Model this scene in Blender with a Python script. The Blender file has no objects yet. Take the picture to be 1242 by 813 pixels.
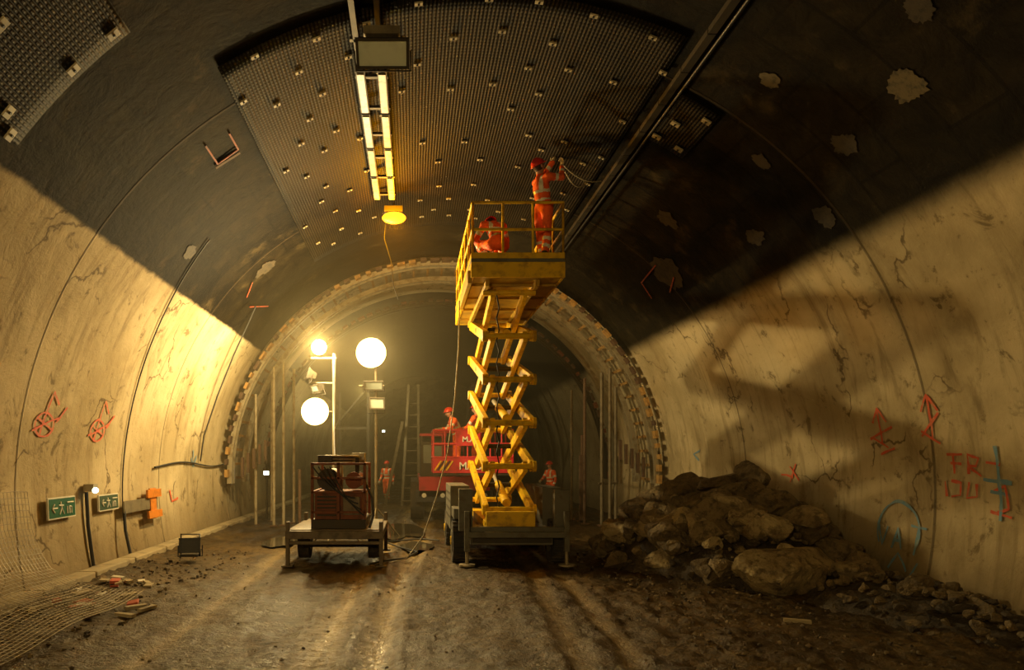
import bpy, bmesh, math, random
from mathutils import Vector, Matrix, noise
random.seed(7)
pi=math.pi
CX=0.85; CZ=1.4; R=6.2          # tunnel axis x, axis height, lining radius
V=Vector
bpy.context.scene.view_settings.view_transform='Standard'

# ------------------------------------------------------------------ mesh builder
class MB:
    def __init__(s): s.v=[];s.f=[];s.mi=[];s.sm=[]
    def add(s,vs,fs,m=0,smooth=False,M=None):
        o=len(s.v)
        for p in vs:
            p=V(p)
            if M is not None: p=M@p
            s.v.append(p)
        for f in fs:
            s.f.append([i+o for i in f]); s.mi.append(m); s.sm.append(smooth)
    def box(s,c,d,m=0,M=None):
        x,y,z=c;a,b,e=d[0]/2,d[1]/2,d[2]/2
        vs=[(x+i*a,y+j*b,z+k*e) for i in(-1,1) for j in(-1,1) for k in(-1,1)]
        fs=[(0,1,3,2),(4,6,7,5),(0,4,5,1),(2,3,7,6),(0,2,6,4),(1,5,7,3)]
        s.add(vs,fs,m,False,M)
    def box2(s,a,b,m=0,M=None):
        s.box([(a[i]+b[i])/2 for i in range(3)],[abs(b[i]-a[i]) for i in range(3)],m,M)
    def beam(s,p1,p2,w,h,m=0,up=(0,0,1)):
        p1=V(p1);p2=V(p2);t=(p2-p1).normalized();up=V(up)
        if abs(t.dot(up))>.98: up=V((0,1,0))
        x=t.cross(up).normalized();z=x.cross(t).normalized()
        vs=[]
        for p in(p1,p2):
            for i,j in((-1,-1),(1,-1),(1,1),(-1,1)): vs.append(p+x*i*w/2+z*j*h/2)
        s.add(vs,[(0,3,2,1),(4,5,6,7),(0,1,5,4),(1,2,6,5),(2,3,7,6),(3,0,4,7)],m)
    def poly(s,pts,r,m=0,n=8,closed=False,M=None):
        pts=[V(p) for p in pts];k=len(pts)
        rs=r if isinstance(r,(list,tuple)) else [r]*k
        vs=[];prev=None
        for i,p in enumerate(pts):
            t=((pts[min(i+1,k-1)]-p).normalized()+(p-pts[max(i-1,0)]).normalized())
            if t.length<1e-6: t=V((0,0,1))
            t.normalize()
            if prev is None:
                a=V((0,0,1)) if abs(t.z)<.9 else V((1,0,0)); x=t.cross(a).normalized()
            else:
                x=prev-t*prev.dot(t)
                x=x.normalized() if x.length>1e-6 else t.orthogonal().normalized()
            prev=x;y=t.cross(x)
            for j in range(n):
                a=2*pi*j/n; vs.append(p+x*math.cos(a)*rs[i]+y*math.sin(a)*rs[i])
        fs=[]
        for i in range(k-1):
            for j in range(n):
                fs.append((i*n+j,i*n+(j+1)%n,(i+1)*n+(j+1)%n,(i+1)*n+j))
        s.add(vs,fs,m,True,M)
        s.add(vs[:n],[list(range(n))[::-1]],m,False,M); s.add(vs[-n:],[list(range(n))],m,False,M)
    def tube(s,a,b,r,m=0,r2=None,n=10,M=None):
        s.poly([a,b],[r,r if r2 is None else r2],m,n,M=M)
    def ell(s,c,d,m=0,M=None,nu=16,nv=10,v0=-.5,v1=.5):
        vs=[];fs=[]
        for i in range(nv+1):
            ph=pi*(v0+(v1-v0)*i/nv)
            for j in range(nu):
                th=2*pi*j/nu
                vs.append((c[0]+d[0]*math.cos(ph)*math.cos(th),c[1]+d[1]*math.cos(ph)*math.sin(th),c[2]+d[2]*math.sin(ph)))
        for i in range(nv):
            for j in range(nu):
                fs.append((i*nu+j,i*nu+(j+1)%nu,(i+1)*nu+(j+1)%nu,(i+1)*nu+j))
        s.add(vs,fs,m,True,M)
    def obj(s,name,mats,parent=None,bevel=0):
        me=bpy.data.meshes.new(name); me.from_pydata([tuple(p) for p in s.v],[],s.f)
        for mt in mats: me.materials.append(mt)
        me.polygons.foreach_set('material_index',s.mi); me.polygons.foreach_set('use_smooth',s.sm)
        me.update()
        ob=bpy.data.objects.new(name,me); bpy.context.collection.objects.link(ob)
        if parent: ob.parent=parent
        if bevel:
            b=ob.modifiers.new('bevel','BEVEL'); b.width=bevel; b.segments=2; b.limit_method='ANGLE'; b.angle_limit=1.0
        return ob
def empty(name,loc=(0,0,0)):
    e=bpy.data.objects.new(name,None); bpy.context.collection.objects.link(e); e.location=(0,0,0); return e

# ------------------------------------------------------------------ materials
def newmat(name):
    m=bpy.data.materials.new(name); m.use_nodes=True; nt=m.node_tree
    return m,nt,nt.nodes['Principled BSDF']
def nd(nt,t,**k):
    n=nt.nodes.new(t)
    for a,b in k.items(): setattr(n,a,b)
    return n
def mth(nt,op,a,b=None,c=None,clamp=False):
    n=nd(nt,'ShaderNodeMath',operation=op,use_clamp=clamp)
    for i,x in enumerate((a,b,c)):
        if x is None: continue
        if isinstance(x,(int,float)): n.inputs[i].default_value=x
        else: nt.links.new(x,n.inputs[i])
    return n.outputs[0]
def mixc(nt,f,a,b,mode='MIX'):
    n=nd(nt,'ShaderNodeMix',data_type='RGBA',blend_type=mode)
    for sock,x in((n.inputs[0],f),(n.inputs[6],a),(n.inputs[7],b)):
        if isinstance(x,(int,float)): sock.default_value=x
        elif isinstance(x,(tuple,list)): sock.default_value=(*x[:3],1)
        else: nt.links.new(x,sock)
    return n.outputs[2]
def rng(nt,x,a,b,c=0,d=1,smooth=True):
    n=nd(nt,'ShaderNodeMapRange'); n.interpolation_type='SMOOTHSTEP' if smooth else 'LINEAR'
    nt.links.new(x,n.inputs[0])
    for i,q in zip((1,2,3,4),(a,b,c,d)):
        if isinstance(q,(int,float)): n.inputs[i].default_value=q
        else: nt.links.new(q,n.inputs[i])
    return n.outputs[0]
def nz(nt,vec,scale,detail=5,rough=.55,dist=0):
    n=nd(nt,'ShaderNodeTexNoise'); nt.links.new(vec,n.inputs['Vector'])
    n.inputs['Scale'].default_value=scale;n.inputs['Detail'].default_value=detail
    n.inputs['Roughness'].default_value=rough;n.inputs['Distortion'].default_value=dist
    return n.outputs['Fac']
def comb(nt,a,b,c=0):
    n=nd(nt,'ShaderNodeCombineXYZ')
    for i,x in enumerate((a,b,c)):
        if isinstance(x,(int,float)): n.inputs[i].default_value=x
        else: nt.links.new(x,n.inputs[i])
    return n.outputs[0]
def bump(nt,h,bs,st=.4,d=.02):
    n=nd(nt,'ShaderNodeBump'); n.inputs['Strength'].default_value=st; n.inputs['Distance'].default_value=d
    nt.links.new(h,n.inputs['Height']); nt.links.new(n.outputs[0],bs.inputs['Normal'])
def mat(name,col,rough=.6,metal=0,dirt=None,damt=.5,scale=6,bmp=.15,emis=0,ecol=None):
    m,nt,b=newmat(name)
    tc=nd(nt,'ShaderNodeTexCoord').outputs['Object']
    n1=nz(nt,tc,scale,4,.6)
    dk=dirt or tuple(c*.45 for c in col)
    f=rng(nt,n1,.45,.7,0,damt)
    nt.links.new(mixc(nt,f,col,dk),b.inputs['Base Color'])
    b.inputs['Roughness'].default_value=rough; b.inputs['Metallic'].default_value=metal
    if bmp>.3: bump(nt,nz(nt,tc,scale*5,3),b,bmp,.01)
    if emis:
        b.inputs['Emission Color'].default_value=(*(ecol or col),1); b.inputs['Emission Strength'].default_value=emis
    return m
yellow=mat('lift_yellow',(.74,.46,.01),.4,0,(.26,.13,.015),.75,5)
yellow2=mat('lift_yellow_tray',(.42,.25,.01),.5,0,(.14,.085,.02),.7,3)
grey=mat('painted_steel_grey',(.13,.125,.095),.55,.2,(.07,.05,.03),.7,4)
dgrey=mat('dark_steel',(.045,.038,.028),.6,.3,(.06,.042,.02),.6,5)
galv=mat('galvanised_tube',(.36,.31,.21),.5,.3,(.14,.1,.05),.7,6)
galvd=mat('weathered_scaffold',(.16,.13,.08),.6,.2,(.07,.05,.03),.7,6)
rubber=mat('tyre_rubber',(.03,.028,.025),.85,0,(.1,.07,.04),.8,5,.4)
red=mat('machine_red',(.48,.02,.03),.45,0,(.16,.02,.015),.5,4)
rust=mat('rusty_red_steel',(.2,.06,.025),.65,.1,(.06,.035,.02),.75,6)
white=mat('white_paint',(.7,.66,.55),.5,0,None,.3)
black=mat('black_plastic',(.02,.02,.02),.5)
orange=mat('hi_vis_orange',(.92,.13,.015),.75,0,(.45,.06,.01),.5,9,.4)
reflect=mat('reflective_tape',(.75,.72,.6),.35,0,None,.2)
skin=mat('skin',(.5,.26,.16),.55,0,None,.1)
bootm=mat('boot_leather',(.06,.04,.025),.7)
helm=mat('helmet_red',(.65,.035,.015),.3,0,None,.15,4,0)
hair=mat('hair_dark',(.05,.03,.02),.8)
glove=mat('work_glove',(.4,.34,.24),.8)
wood=mat('formwork_wood',(.42,.24,.07),.7,0,(.16,.08,.03),.7,8,.4)
wood2=mat('dark_wood',(.1,.055,.03),.8,0,None,.6,8,.4)
green=mat('exit_sign_green',(.006,.1,.045),.4,0,None,.2)
orangep=mat('orange_panel',(.6,.2,.02),.5)
blueg=mat('graffiti_blue',(.14,.28,.4),.7,0,(.3,.34,.28),.7,14,0)
redg=mat('graffiti_red',(.62,.09,.03),.7,0,(.5,.26,.13),.6,14,0)
redd=mat('survey_paint',(.3,.05,.02),.7,0,(.08,.04,.02),.9,9,0)
plaster=mat('repair_plaster',(.1,.078,.036),.8,0,(.02,.015,.007),.97,11,.4)
plastd=mat('damp_patch',(.034,.024,.011),.8,0,(.012,.009,.005),.95,11,.4)
conc=mat('kerb_concrete',(.33,.27,.16),.85,0,(.13,.1,.06),.8,3,.5)
tagm=mat('fixing_tag',(.36,.31,.2),.5,0,(.14,.11,.06),.8,5)
def emat(name,col,s):
    m,nt,b=newmat(name); b.inputs['Base Color'].default_value=(*col,1)
    b.inputs['Emission Color'].default_value=(*col,1); b.inputs['Emission Strength'].default_value=s; return m
e_flood=emat('floodlight_glass_lit',(1,.9,.6),60)
e_halo=emat('floodlight_halo_inner',(1,.78,.34),2.2)  # inner ring: lens glow around the bulb, imitated by emission
e_halo2=emat('floodlight_halo_outer',(1,.66,.2),.6)  # outer ring of the same imitated glow, weaker
e_sod=emat('sodium_lamp_glass_lit',(1,.38,.01),4)
e_small=emat('small_lamp_lit',(.8,1,.8),3)
glassm=mat('lamp_glass_unlit',(.2,.23,.21),.15,0,None,.2,5,0)
ledm=mat('strip_lamp_cover',(.5,.45,.3),.35,0,(.22,.17,.09),.8,9,0)

# tunnel lining: cream painted lower walls, sooty dark crown
def lining():
    m,nt,b=newmat('tunnel_lining')
    L=nt.links
    uv=nd(nt,'ShaderNodeTexCoord').outputs['UV']
    sp=nd(nt,'ShaderNodeSeparateXYZ'); L.new(uv,sp.inputs[0]); u,v=sp.outputs[0],sp.outputs[1]
    gp=nd(nt,'ShaderNodeNewGeometry').outputs['Position']
    sg=nd(nt,'ShaderNodeSeparateXYZ'); L.new(gp,sg.inputs[0]); x,y,z=sg.outputs
    big=nz(nt,uv,.5,5,.6)
    mid=nz(nt,uv,2.2,8,.7,.5)
    fine=nz(nt,uv,9,6,.7)
    streak=nz(nt,comb(nt,mth(nt,'MULTIPLY',u,.5),mth(nt,'MULTIPLY',v,2.6)),1.0,7,.68,.8)
    streak2=nz(nt,comb(nt,mth(nt,'MULTIPLY',u,.2),mth(nt,'MULTIPLY',v,9)),1.0,4,.6,.3)
    col=mixc(nt,rng(nt,big,.35,.65),(.56,.465,.29),(.38,.305,.175))
    col=mixc(nt,rng(nt,streak,.5,.68,0,.6),col,(.2,.148,.075))
    col=mixc(nt,rng(nt,streak2,.56,.74,0,.3),col,(.22,.165,.085))
    col=mixc(nt,rng(nt,mid,.57,.66,0,.75),col,(.13,.094,.046))
    col=mixc(nt,rng(nt,fine,.58,.72,0,.6),col,(.13,.095,.048))
    col=mixc(nt,rng(nt,fine,.28,.4,.3,0),col,(.7,.62,.44))
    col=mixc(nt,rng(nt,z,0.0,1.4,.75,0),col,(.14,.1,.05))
    # cracks
    vo=nd(nt,'ShaderNodeTexVoronoi',feature='DISTANCE_TO_EDGE'); vo.inputs['Scale'].default_value=.42
    dv=nd(nt,'ShaderNodeVectorMath',operation='ADD'); L.new(uv,dv.inputs[0])
    nn=nd(nt,'ShaderNodeTexNoise'); nn.inputs['Scale'].default_value=1.3; nn.inputs['Detail'].default_value=6; L.new(uv,nn.inputs['Vector'])
    sc=nd(nt,'ShaderNodeVectorMath',operation='SCALE'); L.new(nn.outputs['Color'],sc.inputs[0]); sc.inputs['Scale'].default_value=1.3
    L.new(sc.outputs[0],dv.inputs[1]); L.new(dv.outputs[0],vo.inputs['Vector'])
    crack=rng(nt,vo.outputs['Distance'],.002,.012,1,0)
    crack=mth(nt,'MULTIPLY',crack,rng(nt,nz(nt,uv,.8,4),.47,.58,0,.75))
    col=mixc(nt,crack,col,(.07,.045,.02))
    # crown soot
    ccol=mixc(nt,rng(nt,mid,.35,.7),(.006,.0043,.002),(.019,.0138,.006))
    ccol=mixc(nt,rng(nt,streak,.55,.75,0,.5),ccol,(.0045,.0034,.0016))
    br=nd(nt,'ShaderNodeTexBrick'); L.new(uv,br.inputs['Vector']); br.inputs['Scale'].default_value=.35
    br.inputs['Color1'].default_value=(.5,.5,.5,1);br.inputs['Color2'].default_value=(1,1,1,1);br.inputs['Mortar'].default_value=(.4,.4,.4,1)
    br.inputs['Mortar Size'].default_value=.008
    ccol=mixc(nt,1,ccol,br.outputs[0],'MULTIPLY')
    ccol=mixc(nt,rng(nt,nz(nt,uv,1.1,6,.7),.56,.72,0,.6),ccol,(.06,.044,.02))
    ccol=mixc(nt,rng(nt,fine,.64,.74,0,.4),ccol,(.08,.06,.03))
    zn=mth(nt,'ADD',z,mth(nt,'MULTIPLY',mth(nt,'SUBTRACT',mid,.5),.12))
    right=mth(nt,'GREATER_THAN',x,CX)
    ml=rng(nt,zn,4.88,4.96); mr=rng(nt,zn,4.65,5.0)
    mk=mth(nt,'ADD',mth(nt,'MULTIPLY',ml,mth(nt,'SUBTRACT',1,right)),mth(nt,'MULTIPLY',mr,right))
    band=mth(nt,'MULTIPLY',mth(nt,'GREATER_THAN',y,19.3),mth(nt,'LESS_THAN',y,23.4))
    mk=mth(nt,'MULTIPLY',mk,mth(nt,'SUBTRACT',1,band))
    col=mixc(nt,mk,col,ccol)
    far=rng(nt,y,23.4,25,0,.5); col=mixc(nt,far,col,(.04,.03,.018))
    jl=mth(nt,'PINGPONG',mth(nt,'ADD',v,1.2),2.6); joint=rng(nt,jl,.012,.03,1,0)
    col=mixc(nt,mth(nt,'MULTIPLY',joint,.6),col,(.05,.035,.02))
    L.new(col,b.inputs['Base Color']); b.inputs['Roughness'].default_value=.75; b.inputs['Specular IOR Level'].default_value=.1
    hh=mth(nt,'ADD',mth(nt,'MULTIPLY',mid,.9),mth(nt,'MULTIPLY',streak,.4))
    hh=mth(nt,'SUBTRACT',hh,mth(nt,'MULTIPLY',joint,.8)); hh=mth(nt,'ADD',hh,mth(nt,'MULTIPLY',fine,.25))
    bump(nt,hh,b,.6,.05)
    return m
lin=lining()
def shell(name,p0,p1,y0,y1,r,material,na=40,ny=80,thick=0):
    vs=[];fs=[];uvs=[]
    for j in range(ny+1):
        y=y0+(y1-y0)*j/ny
        for i in range(na+1):
            p=p0+(p1-p0)*i/na
            vs.append((CX+r*math.cos(p),y,CZ+r*math.sin(p))); uvs.append((p*r,y))
    for j in range(ny):
        for i in range(na):
            a=j*(na+1)+i; fs.append((a,a+na+1,a+na+2,a+1))
    me=bpy.data.meshes.new(name); me.from_pydata(vs,[],fs); me.materials.append(material)
    ul=me.uv_layers.new(name='UVMap')
    for l in me.loops: ul.data[l.index].uv=uvs[l.vertex_index]
    for p in me.polygons: p.use_smooth=True
    ob=bpy.data.objects.new(name,me); bpy.context.collection.objects.link(ob)
    if thick:
        so=ob.modifiers.new('solid','SOLIDIFY'); so.thickness=thick; so.offset=0
    return ob
lo=math.asin(-(CZ+.15)/R); sp=math.radians(34.8)
YE=48
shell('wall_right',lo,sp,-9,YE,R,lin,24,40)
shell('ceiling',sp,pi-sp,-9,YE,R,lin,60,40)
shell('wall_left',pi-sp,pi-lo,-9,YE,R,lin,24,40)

# dimpled drainage sheeting
def sheetmat():
    m,nt,b=newmat('dimpled_sheet'); L=nt.links
    uv=nd(nt,'ShaderNodeTexCoord').outputs['UV']
    sp_=nd(nt,'ShaderNodeSeparateXYZ'); L.new(uv,sp_.inputs[0]); u,v=sp_.outputs[0],sp_.outputs[1]
    a=mth(nt,'PINGPONG',u,.025); a=rng(nt,a,.005,.019)
    c=mth(nt,'PINGPONG',v,.035); c=rng(nt,c,.007,.024)
    h=mth(nt,'MULTIPLY',a,mth(nt,'ADD',mth(nt,'MULTIPLY',c,.6),.4))
    n=nz(nt,uv,1.2,6)
    col=mixc(nt,h,(.004,.0028,.0013),(.028,.019,.0078)); col=mixc(nt,rng(nt,n,.4,.62,0,.85),col,(.006,.0044,.002))
    L.new(col,b.inputs['Base Color']); b.inputs['Roughness'].default_value=.6; b.inputs['Specular IOR Level'].default_value=.1
    bump(nt,h,b,.7,.02); return m
shm=sheetmat()
rad=math.radians
sh=shell('drainage_sheet',rad(66),rad(121.5),8.3,16.5,R-.05,shm,50,30,.02)
shell('drainage_sheet.001',rad(127.5),rad(143),3.5,7.0,R-.05,shm,20,16,.02)
shell('drainage_sheet.002',rad(57),rad(63),9.3,10.6,R-.05,shm,8,6,.02)
def onwall(p,y,off=.0): return V((CX+(R-off)*math.cos(p),y,CZ+(R-off)*math.sin(p)))
def tag(mb,p,y,w=.12,h=.09,off=.085):
    c=onwall(p,y,off); t=V((-math.sin(p),0,math.cos(p)))
    M=Matrix.Translation(c)@Matrix(((t.x,0,-math.cos(p)),(0,1,0),(t.z,0,-math.sin(p)))).to_4x4()
    mb.box((0,0,0),(w,h,.02),0,M); mb.tube((0,0,0),(0,0,.03),.014,1,n=8,M=M)
mb=MB()
k=0
y=8.45
while y<16.3:
    k+=1
    a=67+(k%2)*3.2
    while a<121:
        if random.random()<.72: tag(mb,rad(a+random.uniform(-1,1)),y+random.uniform(-.12,.12),.1,.06)
        a+=6.6
    y+=.62
for y,a in((3.9,141),(4.6,137),(5.3,141.5),(5.9,136),(6.6,141),(6.85,134),(6.85,129),(6.1,130),(5.3,131),(6.8,142.5),(9.5,58),(10.4,58.4),(9.9,61),(10.4,62)):
    tag(mb,rad(a),y,.13,.09)
mb.obj('sheet_fixing_tags',[tagm,black])
mb=MB()
for i in range(22):
    p=rad(64.2); y=4+i*.8
    mb.beam(onwall(p,y,.09),onwall(p,y+.78,.09),.1,.07,0)
mb.poly([onwall(rad(63),y,.08) for y in range(4,22)],.02,1)
mb.obj('cable_duct',[dgrey,black])

# patches
def patch(name,p,y,r,material,asp=1.0):
    mb=MB(); n=40; vs=[onwall(p,y,.012)]
    for i in range(n):
        a=2*pi*i/n; rr=r*(1+.35*noise.noise(V((math.cos(a)*1.5+y,math.sin(a)*1.5,p*5)))+.3*noise.noise(V((math.cos(a)*5+y,math.sin(a)*5,p*5))))
        vs.append(onwall(p+rr*math.cos(a)/R,y+rr*asp*math.sin(a),.012))
    mb.add(vs,[(0,i+1,(i+1)%n+1) for i in range(n)],0,True); mb.obj(name,[material])
for p,y,r,m_,a in((45.4,7.18,.2,plaster,1),(55.5,8.31,.13,plaster,.9),(44.4,8.33,.15,plastd,1.2),(50.3,6.48,.14,plastd,.8),(38.4,9.45,.18,plastd,1),
               (44.5,14.1,.4,plastd,1.2),(139.1,11.76,.14,plastd,1.3),(131,15,.25,plastd,1),(52,12.5,.2,plastd,1),(41,11,.14,plastd,1.4),(49,9.6,.12,plastd,1)):
    patch('wall_repair_patch',rad(p),y,r,m_,a)

# graffiti strokes on wall (y along tunnel, z height)
def wx(z,side,off=.02): return CX+side*math.sqrt((R-off)**2-(z-CZ)**2)
def strokes(name,side,S,m_,w=.035):
    mb=MB()
    for st in S:
        pts=[]
        for (a,b) in zip(st[:-1],st[1:]):
            n=max(1,int(math.hypot(a[0]-b[0],a[1]-b[1])/.06))
            for i in range(n): pts.append((a[0]+(b[0]-a[0])*i/n,a[1]+(b[1]-a[1])*i/n))
        pts.append(st[-1]); vs=[]
        for i,(y,z) in enumerate(pts):
            q=pts[min(i+1,len(pts)-1)];o=pts[max(i-1,0)]
            t=V((q[0]-o[0],q[1]-o[1])); t=t.normalized() if t.length>0 else V((1,0)); nrm=V((-t.y,t.x))
            ww=w*.5*(1+.8*noise.noise(V((y*6,z*6,0)))); jit=.02*noise.noise(V((y*4,z*4,7)))
            for s_ in(-1,1):
                yy=y+nrm.x*(ww*s_+jit); zz=z+nrm.y*(ww*s_+jit); vs.append((wx(zz,side),yy,zz))
        mb.add(vs,[(2*i,2*i+1,2*i+3,2*i+2) for i in range(len(pts)-1)],0)
    mb.obj(name,[m_])
def circ(cy,cz,a,b,n=18,s0=0,s1=2*pi): return [(cy+a*math.cos(s0+(s1-s0)*i/n),cz+b*math.sin(s0+(s1-s0)*i/n)) for i in range(n+1)]
for cy,cz in((9.75,2.38),(11.4,2.36)):
    strokes('graffiti_mark',-1,[circ(cy,cz,.25,.17),[(cy-.3,cz-.1),(cy+.35,cz+.12)],[(cy-.1,cz-.18),(cy+.1,cz+.5),(cy+.3,cz+.3)],[(cy-.2,cz+.08),(cy+.25,cz-.08)],[(cy+.3,cz+.05),(cy+.55,cz+.28)]],redg,.032)
strokes('graffiti_mark',-1,[[(16.5,2.1),(16.6,1.75)],[(16.4,1.9),(16.6,1.7),(16.8,1.95)]],blueg,.05)
strokes('graffiti_mark',-1,[[(15.0,1.2),(15.1,.95),(15.5,1.0)]],redg,.05)
def arrow(cy,z0,z1): return [[(cy,z0),(cy,z1)],[(cy-.15,z1-.22),(cy,z1),(cy+.15,z1-.22)],[(cy-.12,z0-.05),(cy+.2,z0+.12)]]
strokes('graffiti_mark',1,arrow(10.15,2.1,2.65)+[[(9.9,2.35),(10.4,2.2)],[(9.9,2.05),(10.2,1.95)]],redg)
strokes('graffiti_mark',1,arrow(9.15,2.15,2.75)+[[(9.0,2.5),(9.35,2.2)]],redg)
strokes('graffiti_mark',1,[[(8.85,1.95),(8.85,1.7)],[(8.95,1.95),(8.7,1.95)],[(8.9,1.83),(8.72,1.83)],[(8.62,1.7),(8.62,1.95),(8.45,1.9),(8.5,1.8),(8.62,1.8),(8.42,1.68)],
   [(8.35,1.85),(8.15,1.82)],[(9.0,1.6),(8.98,1.4)],[(8.9,1.6),(8.75,1.58),(8.75,1.42),(8.9,1.4)],[(8.62,1.6),(8.65,1.4),(8.5,1.42),(8.5,1.58)],
   [(8.25,1.5),(8.1,1.56),(8.05,1.3),(8.2,1.25)],[(8.3,1.25),(8.0,1.2)],[(12.7,1.75),(12.4,1.5)],[(12.5,1.8),(12.7,1.45)],[(13,1.6),(12.6,1.55)]],redg)
strokes('graffiti_mark',1,[[(8.2,2.05),(8.15,1.15)],[(8.4,1.65),(8.0,1.6)],[(8.3,1.5),(8.05,1.45)],[(16.6,2.1),(17,2.0),(16.7,1.85)]],blueg,.045)
strokes('graffiti_mark',1,[circ(9.85,.85,.42,.42,24,-.5,3.6),[(9.5,.55),(9.45,.95)],[(9.6,.95),(9.3,.93)],[(9.75,.6),(9.85,.9),(9.95,.6)],[(9.8,.72),(9.92,.72)],[(10.05,.9),(10.15,.62),(10.25,.9)],[(9.6,.3),(9.8,.55),(9.95,.3)],[(9.4,.45),(9.5,.25)]],blueg,.035)
mb=MB()
def crib(pts,w=.04):
    for a,b in zip(pts[:-1],pts[1:]):
        A=onwall(rad(a[0]),a[1],.03);B=onwall(rad(b[0]),b[1],.03); mb.beam(A,B,w,.012,0,up=(V((CX,A.y,CZ))-A))
crib([(127.5,9.6),(127.5,10.2),(124,10.2),(124,9.7)],.025)
crib([(139,16),(136,17)],.03);crib([(135,15),(138,15.4)],.03)
crib([(42,15.5),(46,15.3),(47,14.2)],.03);crib([(41,14.6),(43,14.0)],.03)
mb.obj('survey_marking',[redd])
mb=MB(); crib([(128,10.25),(124,10.3)],.06);mb.obj('survey_marking.001',[wood2])

# ------------------------------------------------------------------ floor
def track(x,y):
    a=0
    for c0,sl,w in((-1.0,.05,.19),(-.42,.06,.17),(1.62,.06,.13),(2.1,.05,.1),(-2.6,.0,.12)):
        cx=c0+sl*(y-6)+.06*math.sin(y*.5+c0)
        a=max(a,math.exp(-((x-cx)/w)**2)*(1 if c0<0 and c0>-1.2 else .55))
    return a
def fz(x,y):
    t=track(x,y)
    rx=1+.8*max(0,min(1,(x-.8)/2))
    h=.05*noise.noise(V((x*1.1,y*.5,1)))+.035*rx*noise.noise(V((x*4,y*2.6,3)))+.022*rx*noise.noise(V((x*11,y*9,5)))
    h=h*(1-.75*t)-.045*t+.012*math.sin(y*34+3*math.sin(x*9))*t
    s=0
    for c0,sl,w in((-1.0,.05,.19),(-.42,.06,.17),(1.62,.06,.13),(2.1,.05,.1)):
        cx=c0+sl*(y-6)+.06*math.sin(y*.5+c0); s=max(s,math.exp(-((abs(x-cx)-w*1.5)/.06)**2))
    h+=.02*s*(1+1.2*noise.noise(V((x*3,y*5,8))))
    e=max(0,(-3.6-x)/1.4); h+=.1*min(1,e)**2*(1+.6*noise.noise(V((x*6,y*6,9))))
    return h
xs=[-5.3+i*.05 for i in range(250)]
ys=[-9,-6,-3,0,1.5,2.5,3.5,4.2]; y=4.6
while y<16: ys.append(y); y+=.045 if y<10 else .08
while y<26: ys.append(y); y+=.25
while y<YE: ys.append(y); y+=2
ys.append(YE)
vs=[(x,y,fz(x,y)) for y in ys for x in xs]
nx=len(xs); fs=[(j*nx+i,j*nx+i+1,(j+1)*nx+i+1,(j+1)*nx+i) for j in range(len(ys)-1) for i in range(nx-1)]
me=bpy.data.meshes.new('floor'); me.from_pydata(vs,[],fs)
at=me.attributes.new('track','FLOAT','POINT'); at.data.foreach_set('value',[track(p[0],p[1]) for p in vs])
me.polygons.foreach_set('use_smooth',[True]*len(fs))
m,nt,b=newmat('muddy_ground'); L=nt.links
pos=nd(nt,'ShaderNodeTexCoord').outputs['Object']
att=nd(nt,'ShaderNodeAttribute',attribute_name='track').outputs['Fac']
n1=nz(nt,pos,.8,5,.6); n2=nz(nt,pos,9,7,.7); 
mp=nd(nt,'ShaderNodeMapping'); mp.inputs['Scale'].default_value=(5,.6,1); L.new(pos,mp.inputs[0]); n3=nz(nt,mp.outputs[0],1.5,6,.6)
col=mixc(nt,rng(nt,n1,.38,.62),(.035,.021,.008),(.09,.056,.02))
col=mixc(nt,rng(nt,n2,.42,.6,0,.8),col,(.018,.011,.005))
tk=mth(nt,'MULTIPLY',att,rng(nt,n3,.38,.55,.4,1))
col=mixc(nt,mth(nt,'MULTIPLY',tk,.85),col,(.3,.205,.075))
col=mixc(nt,rng(nt,n3,.55,.7,0,.35),col,(.15,.1,.04))
L.new(col,b.inputs['Base Color'])
L.new(mth(nt,'ADD',mth(nt,'MULTIPLY',tk,.4),.3),b.inputs['Specular IOR Level'])
b.inputs['Specular Tint'].default_value=(1,.85,.55,1)
wet=rng(nt,n1,.45,.6)
L.new(mth(nt,'SUBTRACT',mth(nt,'ADD',mth(nt,'MULTIPLY',wet,.2),.36),mth(nt,'MULTIPLY',tk,.1)),b.inputs['Roughness'])
bump(nt,mth(nt,'ADD',n2,mth(nt,'MULTIPLY',nz(nt,pos,30,4),.5)),b,.9,.05)
me.materials.append(m); ground=m
ob=bpy.data.objects.new('floor',me); bpy.context.collection.objects.link(ob)
mb=MB()
for i in range(30):
    y=3+i*1.5; mb.box((-5.0,y+.74,.06),(.3,1.46,.2),0)
mb.obj('kerb',[conc],bevel=.02)
m,nt,b=newmat('puddle_water'); b.inputs['Base Color'].default_value=(.05,.04,.025,1); b.inputs['Roughness'].default_value=.06
mb=MB()
for (cx,cy,ax,ay) in((-.35,17.6,.8,1.7),(.1,14.4,.35,.8),(-2.9,15.2,.4,1.0)):
    n=30; zz=.05; vs=[(cx,cy,zz)]
    for i in range(n):
        a=2*pi*i/n; r=1+.4*noise.noise(V((math.cos(a)*2+cx,math.sin(a)*2,0))); vs.append((cx+ax*r*math.cos(a),cy+ay*r*math.sin(a),zz))
    mb.add(vs,[(0,i+1,(i+1)%n+1) for i in range(n)],0)
mb.obj('puddle',[m])

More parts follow.
